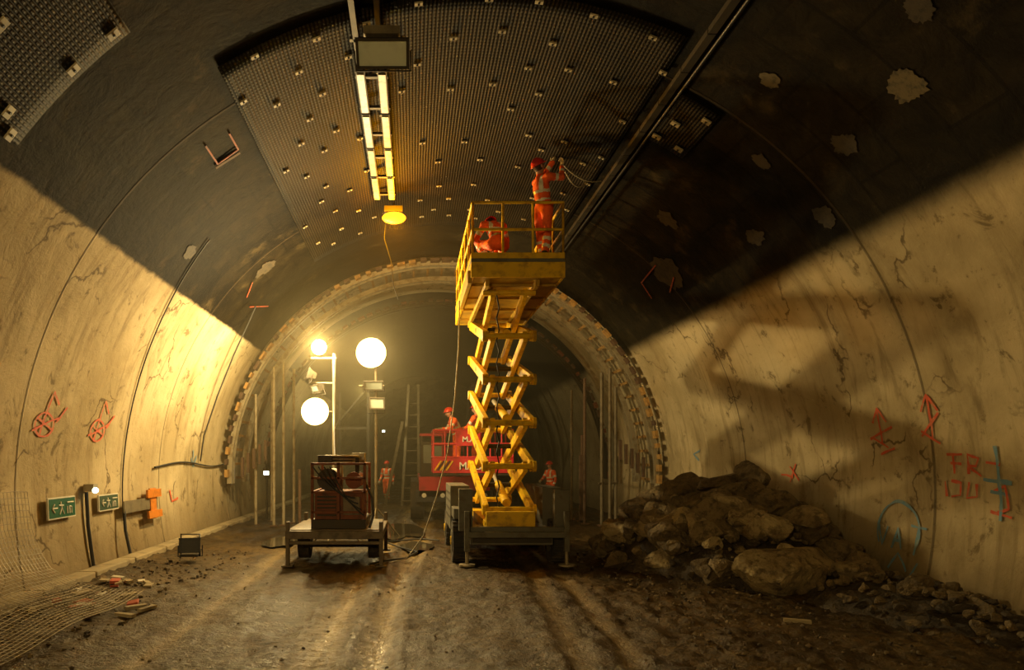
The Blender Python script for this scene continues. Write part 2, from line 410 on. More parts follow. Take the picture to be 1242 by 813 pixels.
# ------------------------------------------------------------------ rocks
def ico(sub):
    bm=bmesh.new(); bmesh.ops.create_icosphere(bm,subdivisions=sub,radius=1)
    v=[p.co.copy() for p in bm.verts]; f=[[q.index for q in p.verts] for p in bm.faces]; bm.free(); return v,f
I1,I2,I3,I4=ico(1),ico(2),ico(3),ico(4)
def rock(mb,c,s,I,m=0,seed=None,asp=None,np_=12):
    rnd=random.Random(seed if seed is not None else random.random())
    pl=[(V((rnd.gauss(0,1),rnd.gauss(0,1),rnd.gauss(0,1))).normalized(),rnd.uniform(.42,.8)) for _ in range(np_)]
    asp=asp or (rnd.uniform(.8,1.3),rnd.uniform(.8,1.3),rnd.uniform(.65,1.0))
    rot=Matrix.Rotation(rnd.uniform(0,6.28),3,'Z')@Matrix.Rotation(rnd.uniform(-.4,.4),3,'X')
    off=V((rnd.uniform(0,99),0,0)); vs=[]
    for v in I[0]:
        p=v.copy()
        for n_,h in pl:
            d=p.dot(n_)
            if d>h: p-=n_*(d-h)
        p*=1+.16*noise.noise(v*1.6+off)+.08*noise.noise(v*4+off)+.03*noise.noise(v*10+off)
        p=V((p.x*asp[0],p.y*asp[1],p.z*asp[2])); vs.append(V(c)+(rot@p)*s)
    mb.add(vs,I[1],m,False)
def rockmat(name,a,b_,c_):
    m,nt,b=newmat(name); pos=nd(nt,'ShaderNodeTexCoord').outputs['Object']
    n1=nz(nt,pos,1.6,5,.6);n2=nz(nt,pos,7,7,.7)
    col=mixc(nt,rng(nt,n1,.4,.6),a,b_); col=mixc(nt,rng(nt,n2,.47,.62,0,.85),col,c_)
    nt.links.new(col,b.inputs['Base Color']); b.inputs['Roughness'].default_value=.8
    bump(nt,mth(nt,'ADD',n2,nz(nt,pos,22,4)),b,.8,.045); return m
rk=rockmat('rubble_rock',(.2,.145,.068),(.115,.082,.038),(.05,.035,.017))
rk2=rockmat('boulder_rock',(.38,.3,.155),(.23,.17,.085),(.095,.067,.032))
rk3=rockmat('rubble_soil',(.06,.042,.022),(.04,.028,.015),(.02,.014,.008))
def heap(x,y):
    r2=((x-5.6)/2.05)**2+((y-12.3)/2.7)**2
    h=1.5*max(0,1-r2)**.7
    r2=((x-6.3)/1.0)**2+((y-8.7)/2.3)**2
    return max(h,.38*max(0,1-r2)**.7)
mb=MB(); X=[3.2+i*.09 for i in range(41)];Y=[6.0+i*.09 for i in range(100)]
X=[x for x in X if x<6.85]
vs=[(x,y,heap(x,y)*.8-.08+.09*noise.noise(V((x*4,y*4,0)))*(heap(x,y)>0)) for y in Y for x in X]; n=len(X)
mb.add(vs,[(j*n+i,j*n+i+1,(j+1)*n+i+1,(j+1)*n+i) for j in range(len(Y)-1) for i in range(n-1)],2,False)
cnt=0
while cnt<190:
    x=random.uniform(3.5,6.7);y=random.uniform(9.6,15.0);h=heap(x,y)
    if h<.08: continue
    s=random.choice([.14,.18,.22,.26,.32,.36]) ; 
    if x+s>6.75: continue
    rock(mb,(x,y,h*.86+s*.2),s,I2 if s<.2 else I3,0 if random.random()<.75 else 1,None,None,10); cnt+=1
for i in range(650):
    x=random.uniform(3.0,6.7);y=random.uniform(6.2,12.5);h=heap(x,y)
    if h<.005 and random.random()<.85: continue
    s=random.uniform(.025,.1) if h>0 else random.uniform(.015,.04)
    rock(mb,(x,y,h*.84+s*.3),s,I1 if s<.06 else I2,random.choice([0,0,2]))
for (c,s,a,sd) in (((5.3,9.75,.30),.7,(1.4,.8,.62),3),((6.0,10.6,.62),.36,(1.1,.9,.8),5),((4.1,11.0,.28),.38,(1.2,.9,.7),11),
        ((4.55,10.8,.72),.36,(1.,.9,.9),12),((5.15,10.6,.92),.38,(.9,.9,.9),21),((5.2,11.7,1.45),.4,(1.4,.9,.6),31),((6.0,12.1,1.6),.36,(1,.9,.9),9),
        ((4.2,11.7,.85),.32,(1.2,.9,.8),14),((4.8,12.3,1.3),.33,(1.1,.9,.8),17),((3.95,11.5,.2),.25,(1,1,.8),19),((6.3,9.4,.25),.3,(1,1,.8),23),((5.75,11.0,1.1),.35,(1.2,.8,.7),24),
        ((4.6,10.1,.2),.3,(1.2,.9,.8),41),((6.2,8.4,.3),.24,(1.1,1,.8),43),((6.35,7.6,.2),.2,(1.2,1,.8),44)):
    rock(mb,c,s,I4,1 if sd in(3,5,12,21,11,14) else 0,sd,a)
mb.obj('rubble_pile',[rk,rk2,rk3])
mb=MB()
for i in range(1100):
    y=random.uniform(4.8,14); x=random.choice([random.uniform(-4.7,6.2),random.uniform(-4.7,-3.3),random.uniform(2.5,5),random.uniform(2.5,5)])
    s=random.uniform(.008,.028)*(1.5 if x<-3.3 or x>3 else 1); rock(mb,(x,y,fz(x,y)+s*.3),s,I1,random.choice([0,0,2]))
mb.obj('gravel_scatter',[rk,rk2,rk3])
mb=MB(); rnd=random.Random(4)
for i in range(26):
    y=rnd.uniform(8.0,10.6);x=rnd.uniform(-4.6,-3.5); z=fz(x,y)+.035
    M=Matrix.Translation((x,y,z))@Matrix.Rotation(rnd.uniform(0,6),4,'Z')@Matrix.Rotation(rnd.uniform(-.25,.25),4,'X')
    mb.box((0,0,0),(rnd.uniform(.08,.32),rnd.uniform(.06,.14),rnd.uniform(.02,.05)),rnd.choice([0,1,2,3,3]),M)
for (x,y) in((-3.45,8.2),(-3.3,8.5),(4.4,7.8),(-3.9,8.9)):
    M=Matrix.Translation((x,y,fz(x,y)+.03))@Matrix.Rotation(rnd.uniform(0,6),4,'Z'); mb.box((0,0,0),(.28,.07,.04),3,M)
mb.obj('debris_scatter',[mat('brick_red',(.45,.1,.05),.8),white,wood2,conc],bevel=.004)

# ------------------------------------------------------------------ arch formwork
def arch(name,y,r,blocks=True,step=3.4,a0=-2,a1=182,seed=1):
    mb=MB(); rnd=random.Random(seed); n=72
    P=lambda a,rr,yy: V((CX+rr*math.cos(a),yy,CZ+rr*math.sin(a)))
    for yy in(y-.14,y+.14):
        vs=[];
        for i in range(n+1):
            a=rad(a0+(a1-a0)*i/n)
            vs+=[P(a,r,yy-.03),P(a,r,yy+.03),P(a,r-.13,yy+.03),P(a,r-.13,yy-.03)]
        fs=[]
        for i in range(n):
            for j in range(4): fs.append((4*i+j,4*i+(j+1)%4,4*i+4+(j+1)%4,4*i+4+j))
        mb.add(vs,fs,0)
    if blocks:
        a=a0
        while a<a1-step:
            am=rad(a+step*.4); c=P(am,r-.02+rnd.uniform(-.02,.02),y-.25)
            M=Matrix.Translation(c)@Matrix.Rotation(-am,4,'Y')
            mb.box((0,0,0),(.05+rnd.uniform(0,.04),.3,rad(step)*r*rnd.uniform(.4,.85)),rnd.choice([1,1,2]),M)
            a+=step
    return mb,P
mb,P=arch('f',19.1,5.99,True,3.0)
for side in(-1,1):
    for k in range(5):
        x=CX+side*(5.55-.16*k); mb.box((x,18.9,1.65+.12*k),(.07,.1,.55),2)
mb.obj('formwork_arch',[galv,wood,wood2])
mb,P=arch('f',20.4,5.9,False); mb.obj('formwork_arch.001',[galv,wood,wood2])
mb,P=arch('f',23.4,5.85,True,3.0,-2,182,5); mb.obj('formwork_arch.002',[dgrey,wood2,rust])
mb=MB()
for i in range(47):
    a=rad(-1+i*3.95)
    for r_ in (5.99,): mb.beam(V((CX+r_*math.cos(a),19.2,CZ+r_*math.sin(a))),V((CX+r_*math.cos(a),20.5,CZ+r_*math.sin(a))),.07,.04,0,up=(math.cos(a),0,math.sin(a)))
mb.obj('arch_laths',[wood])
mb=MB()
for x,y,z1,m_ in((-3.85,19.0,4.45,0),(-3.62,19.2,4.6,0),(-3.45,19.9,4.5,0),(-3.1,18.8,1.6,1),(-4.2,20.4,4.2,0),(-4.4,19.2,3.7,0)):
    mb.tube((x,y,0),(x,y,z1),.045,m_)
    mb.box((x,y,.02),(.2,.2,.04),1)
mb.obj('scaffold_props',[galv,wood2])
mb=MB()
for x,y,z1,m_ in((5.5,19.0,4.4,0),(5.3,19.1,4.3,0),(5.75,19.3,3.9,0),(4.95,19.6,4.2,1),(4.9,21,4.0,0),(5.1,20.5,2.6,1),(5.05,20.5,2.0,1)):
    mb.tube((x,y,0),(x,y,z1),.045,m_); mb.box((x,y,.02),(.2,.2,.04),1)
mb.tube((5.2,19.05,1.2),(5.8,19.3,1.2),.03,0)
mb.obj('scaffold_props.001',[galvd,wood2])
mb=MB()
for x in(-.4,.25): mb.beam((x,27,0),(x+.25 if x<0 else x,29,5.0),.1,.14,0)
for k in range(9): mb.tube((-.4+.02*k,27+.22*k,.5*k+.2),(.25,27+.22*k,.5*k+.2),.03,0)
mb.beam((-.4,28,3.4),(-1.1,28,0),.12,.12,0)
for x in(-3.4,-1.9,2.6,4.6): mb.beam((x,29.5,0),(x,29.5,5.0),.12,.12,1); mb.beam((x,32,0),(x,32,5.0),.12,.12,1)
mb.beam((-3.4,29.5,3.2),(-1.9,29.5,3.2),.1,.12,1); mb.beam((2.6,29.5,3.0),(4.6,29.5,3.0),.1,.12,1)
mb.beam((-3.4,29.5,3.2),(-1.9,29.5,5.0),.07,.07,1);mb.beam((2.6,29.5,3),(4.6,29.5,5.0),.07,.07,1)
mb.obj('access_scaffold',[galvd,dgrey])
mb=MB()
pts=[(3.2,33.5+i*.5,5.2+.06*math.sin(i*1.6)) for i in range(26)]
mb.poly(pts,[.42+.03*(i%2) for i in range(26)],0,18)
mb.obj('ventilation_duct',[mat('duct_fabric',(.1,.08,.04),.7,0,None,.6,3)])
# small work lamps deeper in the drive
for (x,y,z) in((-4.45,20.8,1.45),(2.3,36,3.0),(-1.6,38,3.4)):
    mb=MB(); mb.tube((x,y+.1,0),(x,y+.1,z),.03,0); mb.box((x,y+.06,z),(.2,.1,.16),0); mb.box((x,y-.0,z),(.15,.02,.11),1)
    mb.obj('site_work_lamp',[dgrey,emat('work_lamp_glass',(.95,1,.75),8)])

# ------------------------------------------------------------------ scissor lift
lift=empty('scissor_lift')
mb=MB()
mb.box2((1.02,11.95,.38),(2.46,15.5,.66),0); mb.box2((.95,11.9,.56),(2.68,12.02,.7),0); mb.box2((.95,15.3,.5),(2.6,15.45,.68),0)
mb.box2((1.3,12.05,.66),(2.16,15.4,.78),1); mb.box2((1.3,11.98,.7),(2.16,12.2,.96),1)
mb.box2((.72,12.9,.55),(1.08,14.6,1.38),0); mb.box2((2.42,12.7,.55),(2.76,14.6,1.36),0)
mb.box2((.74,12.15,.82),(1.0,12.9,1.0),0); mb.box2((.82,11.98,.62),(1.06,12.14,1.36),0); mb.box2((2.5,11.98,.55),(2.76,12.14,1.34),0)
for z in(.75,.9,1.05,1.2): mb.box2((.715,13.1,z),(.725,14.4,z+.05),2)
mb.box2((1.05,11.93,.42),(2.44,11.96,.54),2)
mb.obj('chassis',[grey,yellow,dgrey],lift,.015)
mb=MB()
for x in(.72,2.5):
    for y in(12.55,15.0):
        cx0=x+.01; w=.23
        mb.tube((cx0,y,.39),(cx0+w,y,.39),.38,0,n=28)
        for k in range(22):
            a=2*pi*k/22; c=V((cx0+w/2,y+.385*math.cos(a),.39+.385*math.sin(a)))
            mb.box((0,0,0),(w,.045,.03),0,Matrix.Translation(c)@Matrix.Rotation(a-pi/2,4,'X'))
        mb.tube((cx0-.015,y,.39),(cx0+w+.015,y,.39),.2,1,n=20); mb.tube((cx0-.03,y,.39),(cx0+w+.03,y,.39),.08,2,n=12)
mb.obj('wheels',[rubber,grey,yellow],lift)
mb=MB()
for x in(.95,2.68):
    for y in(11.85,15.62):
        mb.box2((x-.045,y-.045,.28),(x+.045,y+.045,.98),0); mb.tube((x,y,.05),(x,y,.4),.03,1); mb.tube((x,y,.03),(x,y,.06),.14,1,n=18)
        mb.box2((min(x,1.7),y-.05,.52),(max(x,1.7),y+.05,.62),0)
mb.obj('outriggers',[grey,galv],lift,.008)
mb=MB(); yn,yf=12.2,15.25; z0=.98; NS=5; dz=(4.86-z0)/NS
for i in range(NS):
    za,zb=z0+i*dz,z0+(i+1)*dz
    for xo,xi in((1.32,1.44),(2.14,2.02)):
        mb.beam((xo,yn,za),(xo,yf,zb),.085,.19,0); mb.beam((xi,yf,za),(xi,yn,zb),.085,.19,0)
    mb.tube((1.27,(yn+yf)/2,(za+zb)/2),(2.19,(yn+yf)/2,(za+zb)/2),.05,1)
    for yy in(yn,yf):
        mb.tube((1.26,yy,za),(2.2,yy,za),.055,0); 
        for xx in(1.28,2.18): mb.tube((xx-.03,yy,za),(xx+.03,yy,za),.1,0,n=14)
    if i%2==0: 
        mb.tube((1.73,yn+.3,za+.1),(1.73,yn+1.6,za+.4),.08,0,n=14); mb.tube((1.73,yn+1.6,za+.4),(1.73,yn+2.3,za+.58),.045,2,n=12)
for yy in(yn,yf): mb.tube((1.26,yy,4.86),(2.2,yy,4.86),.055,0)
mb.poly([(1.5,yn-.06,1.0+.2*k) if k%2 else (1.56,yn+.05,1.0+.2*k) for k in range(20)],.015,1,6)
mb.obj('scissor_arms',[yellow,dgrey,galv],lift,.006)
mb=MB()
xa,xb,ya,yb=1.0,2.6,11.6,15.8; zd=5.3
mb.box2((xa,ya,zd-.06),(xb,yb,zd),2)
mb.box2((xa,ya,4.98),(xb,ya+.05,zd-.06),0); mb.box2((xa,yb-.05,4.98),(xb,yb,zd-.06),0)
mb.box2((xa,ya+.05,4.98),(xa+.05,yb-.05,zd-.06),0); mb.box2((xb-.05,ya+.05,4.98),(xb,yb-.05,zd-.06),0)
mb.box2((xa+.06,ya+.06,4.99),(xb-.06,yb-.06,5.03),1)
for x in(1.3,2.17): mb.box2((x-.035,ya+.2,4.88),(x+.035,yb-.2,4.99),1)
for k in range(4): mb.box2((xa+.05,ya+.5+k*1.0,4.95),(xb-.05,ya+.56+k*1.0,4.99),1)
mb.box2((xa-.05,ya+.1,4.9),(xa+.02,ya+2.2,5.12),1)
def rail(mb,x0,y0,x1,y1,n):
    for z in(zd+.5,zd+.96): mb.tube((x0,y0,z),(x1,y1,z),.024,0)
    for i in range(n+1):
        x=x0+(x1-x0)*i/n;y=y0+(y1-y0)*i/n; mb.tube((x,y,zd-.1),(x,y,zd+.96),.022,0)
rail(mb,xa+.03,ya+.03,xb-.03,ya+.03,3);rail(mb,xa+.03,yb-.03,xb-.03,yb-.03,3);rail(mb,xa+.03,ya+.03,xa+.03,yb-.03,5);rail(mb,xb-.03,ya+.03,xb-.03,yb-.03,5)
for a,b_ in(((xa,ya,zd),(xb,ya+.02,zd+.1)),((xa,ya,zd),(xa+.02,yb,zd+.1)),((xb-.02,ya,zd),(xb,yb,zd+.1))): mb.box2(a,b_,0)
mb.box2((1.04,13.6,zd+.5),(1.25,13.9,zd+.8),3)
mb.box2((2.0,14.6,zd),(2.5,15.3,zd+.4),3)
mb.obj('work_platform',[yellow,yellow2,grey,dgrey],lift,.006)

def hang(p,q,sag,n=24):
    p=V(p);q=V(q); return [p.lerp(q,t/n)+V((0,0,-sag*4*(t/n)*(1-t/n))) for t in range(n+1)]
def cable(name,pts,r=.015,m_=black):
    mb=MB(); mb.poly(pts,r,0,6); return mb.obj(name,[m_])
cable('power_cable',[(.9,13.0,4.9),(.88,13,4.0),(.8,12.9,3.0),(.66,12.8,2.0),(.45,12.6,1.2),(.2,12.3,.5),(-.1,12.1,.12),(-.4,12,.06)],.012,galv)
cable('loose_wire',hang((2.66,12.1,7.12),(3.4,12.3,6.9),.12,12),.01,galv)
cable('loose_wire.001',hang((2.68,12.15,7.1),(3.2,12.5,6.95),.2,12),.01,galv)

# ------------------------------------------------------------------ telehandler with man basket
th=empty('telehandler')
mb=MB()
mb.box2((.2,20.2,.75),(2.3,25.2,1.35),0); mb.box2((.25,20.4,1.35),(1.0,22.2,2.4),1); mb.box2((1.5,21,1.35),(2.3,25,1.9),0)
for x in(.28,.97):
    for y in(20.45,22.1): mb.box2((x-.04,y-.04,2.3),(x+.04,y+.04,2.6),1)
mb.box2((.22,20.38,2.56),(1.03,22.2,2.64),0); mb.box2((.33,20.38,1.75),(.92,20.4,2.3),3)
mb.beam((1.25,25,2.1),(1.25,19.4,1.75),.4,.42,0); mb.beam((1.25,20.5,1.83),(1.25,19.1,1.68),.28,.3,2)
mb.box2((.1,20.2,.6),(2.4,20.35,.95),2)
for x in(.35,.9,1.7,2.15): mb.tube((x,20.17,.8),(x,20.2,.8),.07,4)
mb.obj('body',[red,dgrey,black,glassm,white],th,.03)
mb=MB()
for x in(-.05,2.15):
    for y in(21,24.2):
        mb.tube((x,y,.62),(x+.4,y,.62),.6,0,n=28); mb.tube((x-.01,y,.62),(x+.41,y,.62),.3,1,n=20)
mb.obj('wheels',[rubber,grey],th,.03)
mb=MB()
bx0,bx1,by0,by1,bz=.55,2.6,17.6,19.0,1.52
mb.box2((bx0,by0,bz-.06),(bx1,by1,bz),1)
mb.box2((bx0,by0-.02,bz+.0),(bx1,by0,bz+.38),0)
mb.box2((bx0-.02,by0,bz),(bx0,by1,bz+.3),0)
for z in(bz+.4,bz+.75,bz+1.1):
    mb.tube((bx0,by0,z),(bx1,by0,z),.03,0);mb.tube((bx0,by1,z),(bx1,by1,z),.03,0);mb.tube((bx0,by0,z),(bx0,by1,z),.03,0);mb.tube((bx1,by0,z),(bx1,by1,z),.03,0)
for i in range(8):
    x=bx0+(bx1-bx0)*i/7
    mb.tube((x,by0,bz),(x,by0,bz+1.1),.022,0); mb.tube((x,by1,bz),(x,by1,bz+1.1),.022,0)
for y in(18.05,18.5): mb.tube((bx0,y,bz),(bx0,y,bz+1.1),.022,0)
mb.box2((1.15,by0-.05,bz+.7),(1.75,by0-.03,bz+1.08),0)
for k in range(5):
    M=Matrix.Translation((.66+.075*k,by0-.03,bz+.19))@Matrix.Rotation(.6,4,'Y'); mb.box((0,0,0),(.038,.01,.3),3 if k%2 else 4,M)
mb.obj('man_basket',[red,dgrey,white,black,yellow],th)
def text(s,loc,size,m_,parent,name):
    cu=bpy.data.curves.new(name,'FONT'); cu.body=s; cu.size=size; cu.extrude=.005; cu.offset=.003
    o=bpy.data.objects.new(name,cu); bpy.context.collection.objects.link(o); o.location=loc; o.rotation_euler=(pi/2,0,0); cu.materials.append(m_); o.parent=parent
text('MAGN',(1.2,by0-.03,bz+.09),.27,white,th,'basket_lettering')
text('M.A',(1.28,by0-.055,bz+.8),.2,white,th,'panel_lettering')

# ------------------------------------------------------------------ equipment trolley
tr=empty('pump_trailer')
mb=MB()
mb.box2((-2.2,11.8,.5),(-.5,11.9,.64),0); mb.box2((-2.2,13.9,.5),(-.5,14.0,.64),0)
mb.box2((-2.2,11.9,.52),(-2.1,13.9,.64),0);mb.box2((-.6,11.9,.52),(-.5,13.9,.64),0); mb.box2((-2.12,11.88,.6),(-.58,13.95,.66),0)
mb.box2((-2.15,11.82,.4),(-.55,11.88,.46),0)
for x in(-2.16,-.54):
    for y in(11.85,13.9):
        mb.box2((x-.035,y-.035,.04),(x+.035,y+.035,.8),0); mb.box2((x-.1,y-.1,.02),(x+.1,y+.1,.05),0)
mb.tube((-2.0,12.6,.3),(-.7,12.6,.3),.04,1)
for x in(-2.02,-.72):
    mb.tube((x-.1,12.9,.32),(x+.1,12.9,.32),.3,1,n=24); mb.tube((x-.11,12.9,.32),(x+.11,12.9,.32),.14,0,n=16)
tf=mat('trailer_steel',(.13,.1,.06),.5,.3,(.05,.035,.02),.8,6)
mb.obj('trailer_frame',[tf,rubber],tr,.008)
mb=MB()
mb.box2((-1.78,12.0,.66),(-.82,13.4,.82),1)
mb.box2((-1.72,12.05,.82),(-.88,13.2,1.3),0)
for x in(-1.76,-1.3,-.84): mb.box2((x-.025,12.0,.82),(x+.025,12.05,1.82),0)
for z in(.95,1.3,1.55,1.8): mb.box2((-1.78,12.0,z-.02),(-.82,12.04,z+.02),0)
for x in(-1.76,-.84): 
    mb.box2((x-.025,13.35,.82),(x+.025,13.4,1.82),0)
    for z in(1.3,1.8): mb.box2((x-.02,12.0,z-.02),(x+.02,13.4,z+.02),0)
mb.box2((-1.78,13.36,1.78),(-.82,13.4,1.82),0)
for k in range(6): mb.box2((-1.68,12.035,.88+k*.065),(-1.34,12.05,.91+k*.065),1)
mb.box2((-1.22,12.02,.9),(-.92,12.05,1.22),2)
mb.tube((-1.5,12.2,1.52),(-1.5,13.1,1.52),.19,3,n=20); mb.tube((-1.05,12.25,1.5),(-1.05,13.1,1.5),.15,0,n=20)
mb.tube((-1.5,12.18,1.52),(-1.5,12.2,1.52),.2,1,n=20)
mb.tube((-1.3,12.5,1.3),(-1.3,12.5,1.95),.03,3); mb.tube((-1.0,12.4,1.6),(-1.0,12.4,1.92),.04,1)
for k in range(5):
    mb.poly([(-1.3+(.22+.02*k)*math.cos(a*.35),12.6+(.22+.02*k)*math.sin(a*.35)*.9,1.84+.025*k) for a in range(19)],.02,4 if k%2 else 3,6)
for k in range(4): mb.poly(hang((-1.75+.1*k,12.0,1.75),(-1.0+.05*k,11.98,1.2-.1*k),.12,10),.014,4,6)
mb.poly([(-.85,12.1,1.5),(-.7,12,1.2),(-.68,11.95,.9),(-.75,11.95,.68)],.025,4,6)
mb.box2((-1.7,12.3,1.82),(-1.45,12.6,1.95),1);mb.box2((-1.15,12.9,1.82),(-.9,13.2,2.0),3)
mb.obj('pump_unit',[rust,dgrey,tf,galv,black],tr,.005)
cable('ground_cable',[(-.75,11.7,.08),(-.5,12.2,.07),(-.1,12.6,.06),(.1,13.4,.06),(-.3,14.2,.06),(-.6,15,.06),(.2,15.6,.06),(.6,15.2,.07)],.018)

# ------------------------------------------------------------------ floodlights
def flood_head(mb,c,w,h,yaw=0,pitch=0,mi=(0,1),lit=True,d=.18):
    M=Matrix.Translation(c)@Matrix.Rotation(yaw,4,'Z')@Matrix.Rotation(pitch,4,'X')
    a,b_=w/2,h/2
    vs=[(-a,-d/2,-b_),(a,-d/2,-b_),(a,-d/2,b_),(-a,-d/2,b_),(-a*.6,d/2,-b_*.6),(a*.6,d/2,-b_*.6),(a*.6,d/2,b_*.6),(-a*.6,d/2,b_*.6)]
    mb.add(vs,[(0,4,5,1),(1,5,6,2),(2,6,7,3),(3,7,4,0),(4,7,6,5)],mi[0],False,M)
    for q in((0,-d/2-.01,b_,w+.04,.03),(0,-d/2-.01,-b_,w+.04,.03)): mb.box((q[0],q[1],q[2]),(q[3],.04,q[4]),mi[0],M)
    for q in(-a,a): mb.box((q,-d/2-.01,0),(.03,.04,h),mi[0],M)
    mb.box((0,-d/2-.005,0),(w-.03,.012,h-.03),mi[1],M)
    mb.poly([(-a-.04,0,0),(-a-.04,.0,-b_-.08),(a+.04,0,-b_-.08),(a+.04,0,0)],.012,mi[0],6,M=M)
def round_head(mb,c,r,mi=(0,1,2,3)):
    # bulb in a deep dish: hot centre, emissive rings added to imitate glare fading outward
    c=V(c)
    mb.poly([c+V((0,.26,0)),c+V((0,.2,0)),c+V((0,.1,0)),c+V((0,.04,0))],[r*.35,r*.8,r*1.3,r*1.52],mi[0],28)
    M=Matrix.Translation(c)@Matrix.Rotation(pi/2,4,'X'); mb.ell((0,0,0),(r,r,r*.45),mi[1],M,24,8,0,.5)
    n=32
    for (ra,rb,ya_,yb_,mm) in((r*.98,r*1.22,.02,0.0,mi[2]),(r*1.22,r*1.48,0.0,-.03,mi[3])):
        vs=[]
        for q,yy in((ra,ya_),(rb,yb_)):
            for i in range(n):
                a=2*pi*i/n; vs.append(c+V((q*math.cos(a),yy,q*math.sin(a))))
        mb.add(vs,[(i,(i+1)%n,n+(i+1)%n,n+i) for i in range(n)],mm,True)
def point(name,loc,W,col,rd=.1,parent=None,spot=None,aim=None,blend=.5):
    l=bpy.data.lights.new(name,'SPOT' if spot else 'POINT'); l.energy=W; l.color=col; l.shadow_soft_size=rd
    o=bpy.data.objects.new(name,l); bpy.context.collection.objects.link(o); o.location=loc
    if spot: l.spot_size=rad(spot); l.spot_blend=blend; o.rotation_euler=(V(aim)-V(loc)).to_track_quat('-Z','Y').to_euler()
    if parent: o.parent=parent
    return o
def tripod(mb,x,y,m=0,r=.6):
    for k in range(3):
        a=k*2.094+.4; mb.tube((x,y,.75),(x+r*math.cos(a),y+r*math.sin(a),.03),.02,m)
WARM=(1,.73,.31)
fm=empty('floodlight_mast')
mb=MB(); x,y=-1.72,15.0
mb.tube((x,y,.05),(x,y,4.2),.035,0); tripod(mb,x,y); mb.tube((x-.5,y,4.1),(x+.05,y,4.1),.025,0); mb.tube((x-.5,y,3.55),(x,y,3.55),.02,0); mb.tube((x-.45,y,2.92),(x,y,2.92),.02,0)
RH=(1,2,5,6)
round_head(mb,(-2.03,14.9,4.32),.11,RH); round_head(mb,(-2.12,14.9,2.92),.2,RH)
flood_head(mb,(-2.2,14.95,3.72),.34,.2,-1.3,-.3,(1,3)); flood_head(mb,(-2.05,14.95,3.45),.3,.16,-.9,.4,(1,3))
mb.poly(hang((x,y,4),(-1.5,13.2,1.9),.3),.012,4,5)
mb.obj('mast_and_heads',[galvd,dgrey,e_flood,glassm,black,e_halo,e_halo2],fm)
point('flood_lamp_top',(-2.03,14.6,4.32),1050,WARM,.08,fm)
point('flood_lamp_low',(-2.12,14.55,2.92),170,WARM,.12,fm)
point('flood_lamp_side',(-2.5,15.0,4.0),750,WARM,.1,fm,spot=80,aim=(-5.0,16.9,4.1),blend=.9)
fm2=empty('floodlight_mast.001')
mb=MB(); x,y=-.85,16.0
mb.tube((x,y,.05),(x,y,4.5),.035,0); tripod(mb,x,y); mb.tube((x-.4,y,3.6),(x+.2,y,3.6),.02,0)
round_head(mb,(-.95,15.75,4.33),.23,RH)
flood_head(mb,(-.9,15.9,3.62),.42,.2,0,.4,(1,3)); flood_head(mb,(-.85,15.9,3.15),.34,.26,.3,-.2,(1,3))
mb.obj('mast_and_heads',[galvd,dgrey,e_flood,glassm,black,e_halo,e_halo2],fm2)
point('flood_lamp',(-.95,15.45,4.33),400,WARM,.12,fm2)

cs=empty('strip_light_rows')
mb=MB()
for x in(-.72,-.42):
    for k in range(4):
        y0=9.4+k*1.17; mb.box2((x-.065,y0,7.22),(x+.065,y0+1.12,7.3),0); mb.box2((x-.05,y0+.04,7.2),(x+.05,y0+1.08,7.225),1)
    mb.box2((x-.035,3.5,7.24),(x+.035,9.4,7.3),2)
for k in range(13):
    y0=3.6+k*.85; mb.box2((-.8,y0,7.24),(-.34,y0+.06,7.28),2)
mb.obj('lamp_rows',[dgrey,ledm,dgrey],cs)
mb=MB(); flood_head(mb,(-.37,8.5,6.98),.62,.32,0,.9,(0,1),d=.16); mb.tube((-.37,8.55,7.0),(-.37,8.6,7.25),.03,0); mb.box2((-.6,8.35,7.1),(-.15,8.6,7.2),2)
mb.obj('overhead_floodlight',[dgrey,mat('frosted_glass',(.6,.66,.56),.3,0,None,.2),galvd])
mb=MB(); mb.box2((-.58,14.1,7.02),(-.2,14.3,7.12),0); mb.ell((-.38,14.2,6.9),(.25,.14,.12),1)
mb.tube((-.38,14.2,7.12),(-.38,14.2,7.22),.02,0)
mb.obj('sodium_lamp',[dgrey,e_sod])
point('sodium_bulb',(-.38,13.95,6.75),330,(1,.38,.0008),.12)
cable('hanging_cable',[(-.55,14.5,7.1),(-.6,14.6,6.6),(-.45,14.6,6.1),(-.4,14.6,5.6),(-.3,14.6,5.3)],.012)

# ------------------------------------------------------------------ left wall fittings
def wallpanel(mb,y0,y1,z0,z1,side,m_,t=.03,off=.06):
    A=[]
    for o in(off,off+t):
        for (yy,zz) in((y0,z0),(y1,z0),(y1,z1),(y0,z1)): A.append((wx(zz,side,o),yy,zz))
    mb.add(A,[(0,1,2,3),(7,6,5,4),(0,4,5,1),(1,5,6,2),(2,6,7,3),(3,7,4,0)],m_)
def exitsign(name,y0,y1,z0,z1,gm):
    mb=MB(); wallpanel(mb,y0,y1,z0,z1,-1,1); wallpanel(mb,y0+.02,y1-.02,z0+.02,z1-.02,-1,0,.006,.089)
    w=y1-y0;h=z1-z0
    def P(a,b): return (wx(z0+b*h,-1,.1),y0+a*w,z0+b*h)
    for pl in([(.12,.5),(.3,.5)],[(.2,.3),(.12,.5),(.2,.7)],[(.42,.78),(.46,.5),(.38,.2)],[(.46,.5),(.54,.2)],[(.36,.62),(.52,.6)],[(.66,.2),(.66,.55)],[(.74,.2),(.74,.55),(.82,.5),(.82,.2)],[(.66,.72),(.9,.72)]):
        mb.poly([P(*q) for q in pl],.012,1,5)
    mb.obj(name,[gm,white])
exitsign('emergency_exit_sign',9.85,10.65,1.0,1.32,green)
exitsign('emergency_exit_sign.001',11.45,12.2,1.0,1.28,mat('exit_sign_dull',(.03,.07,.035),.5))
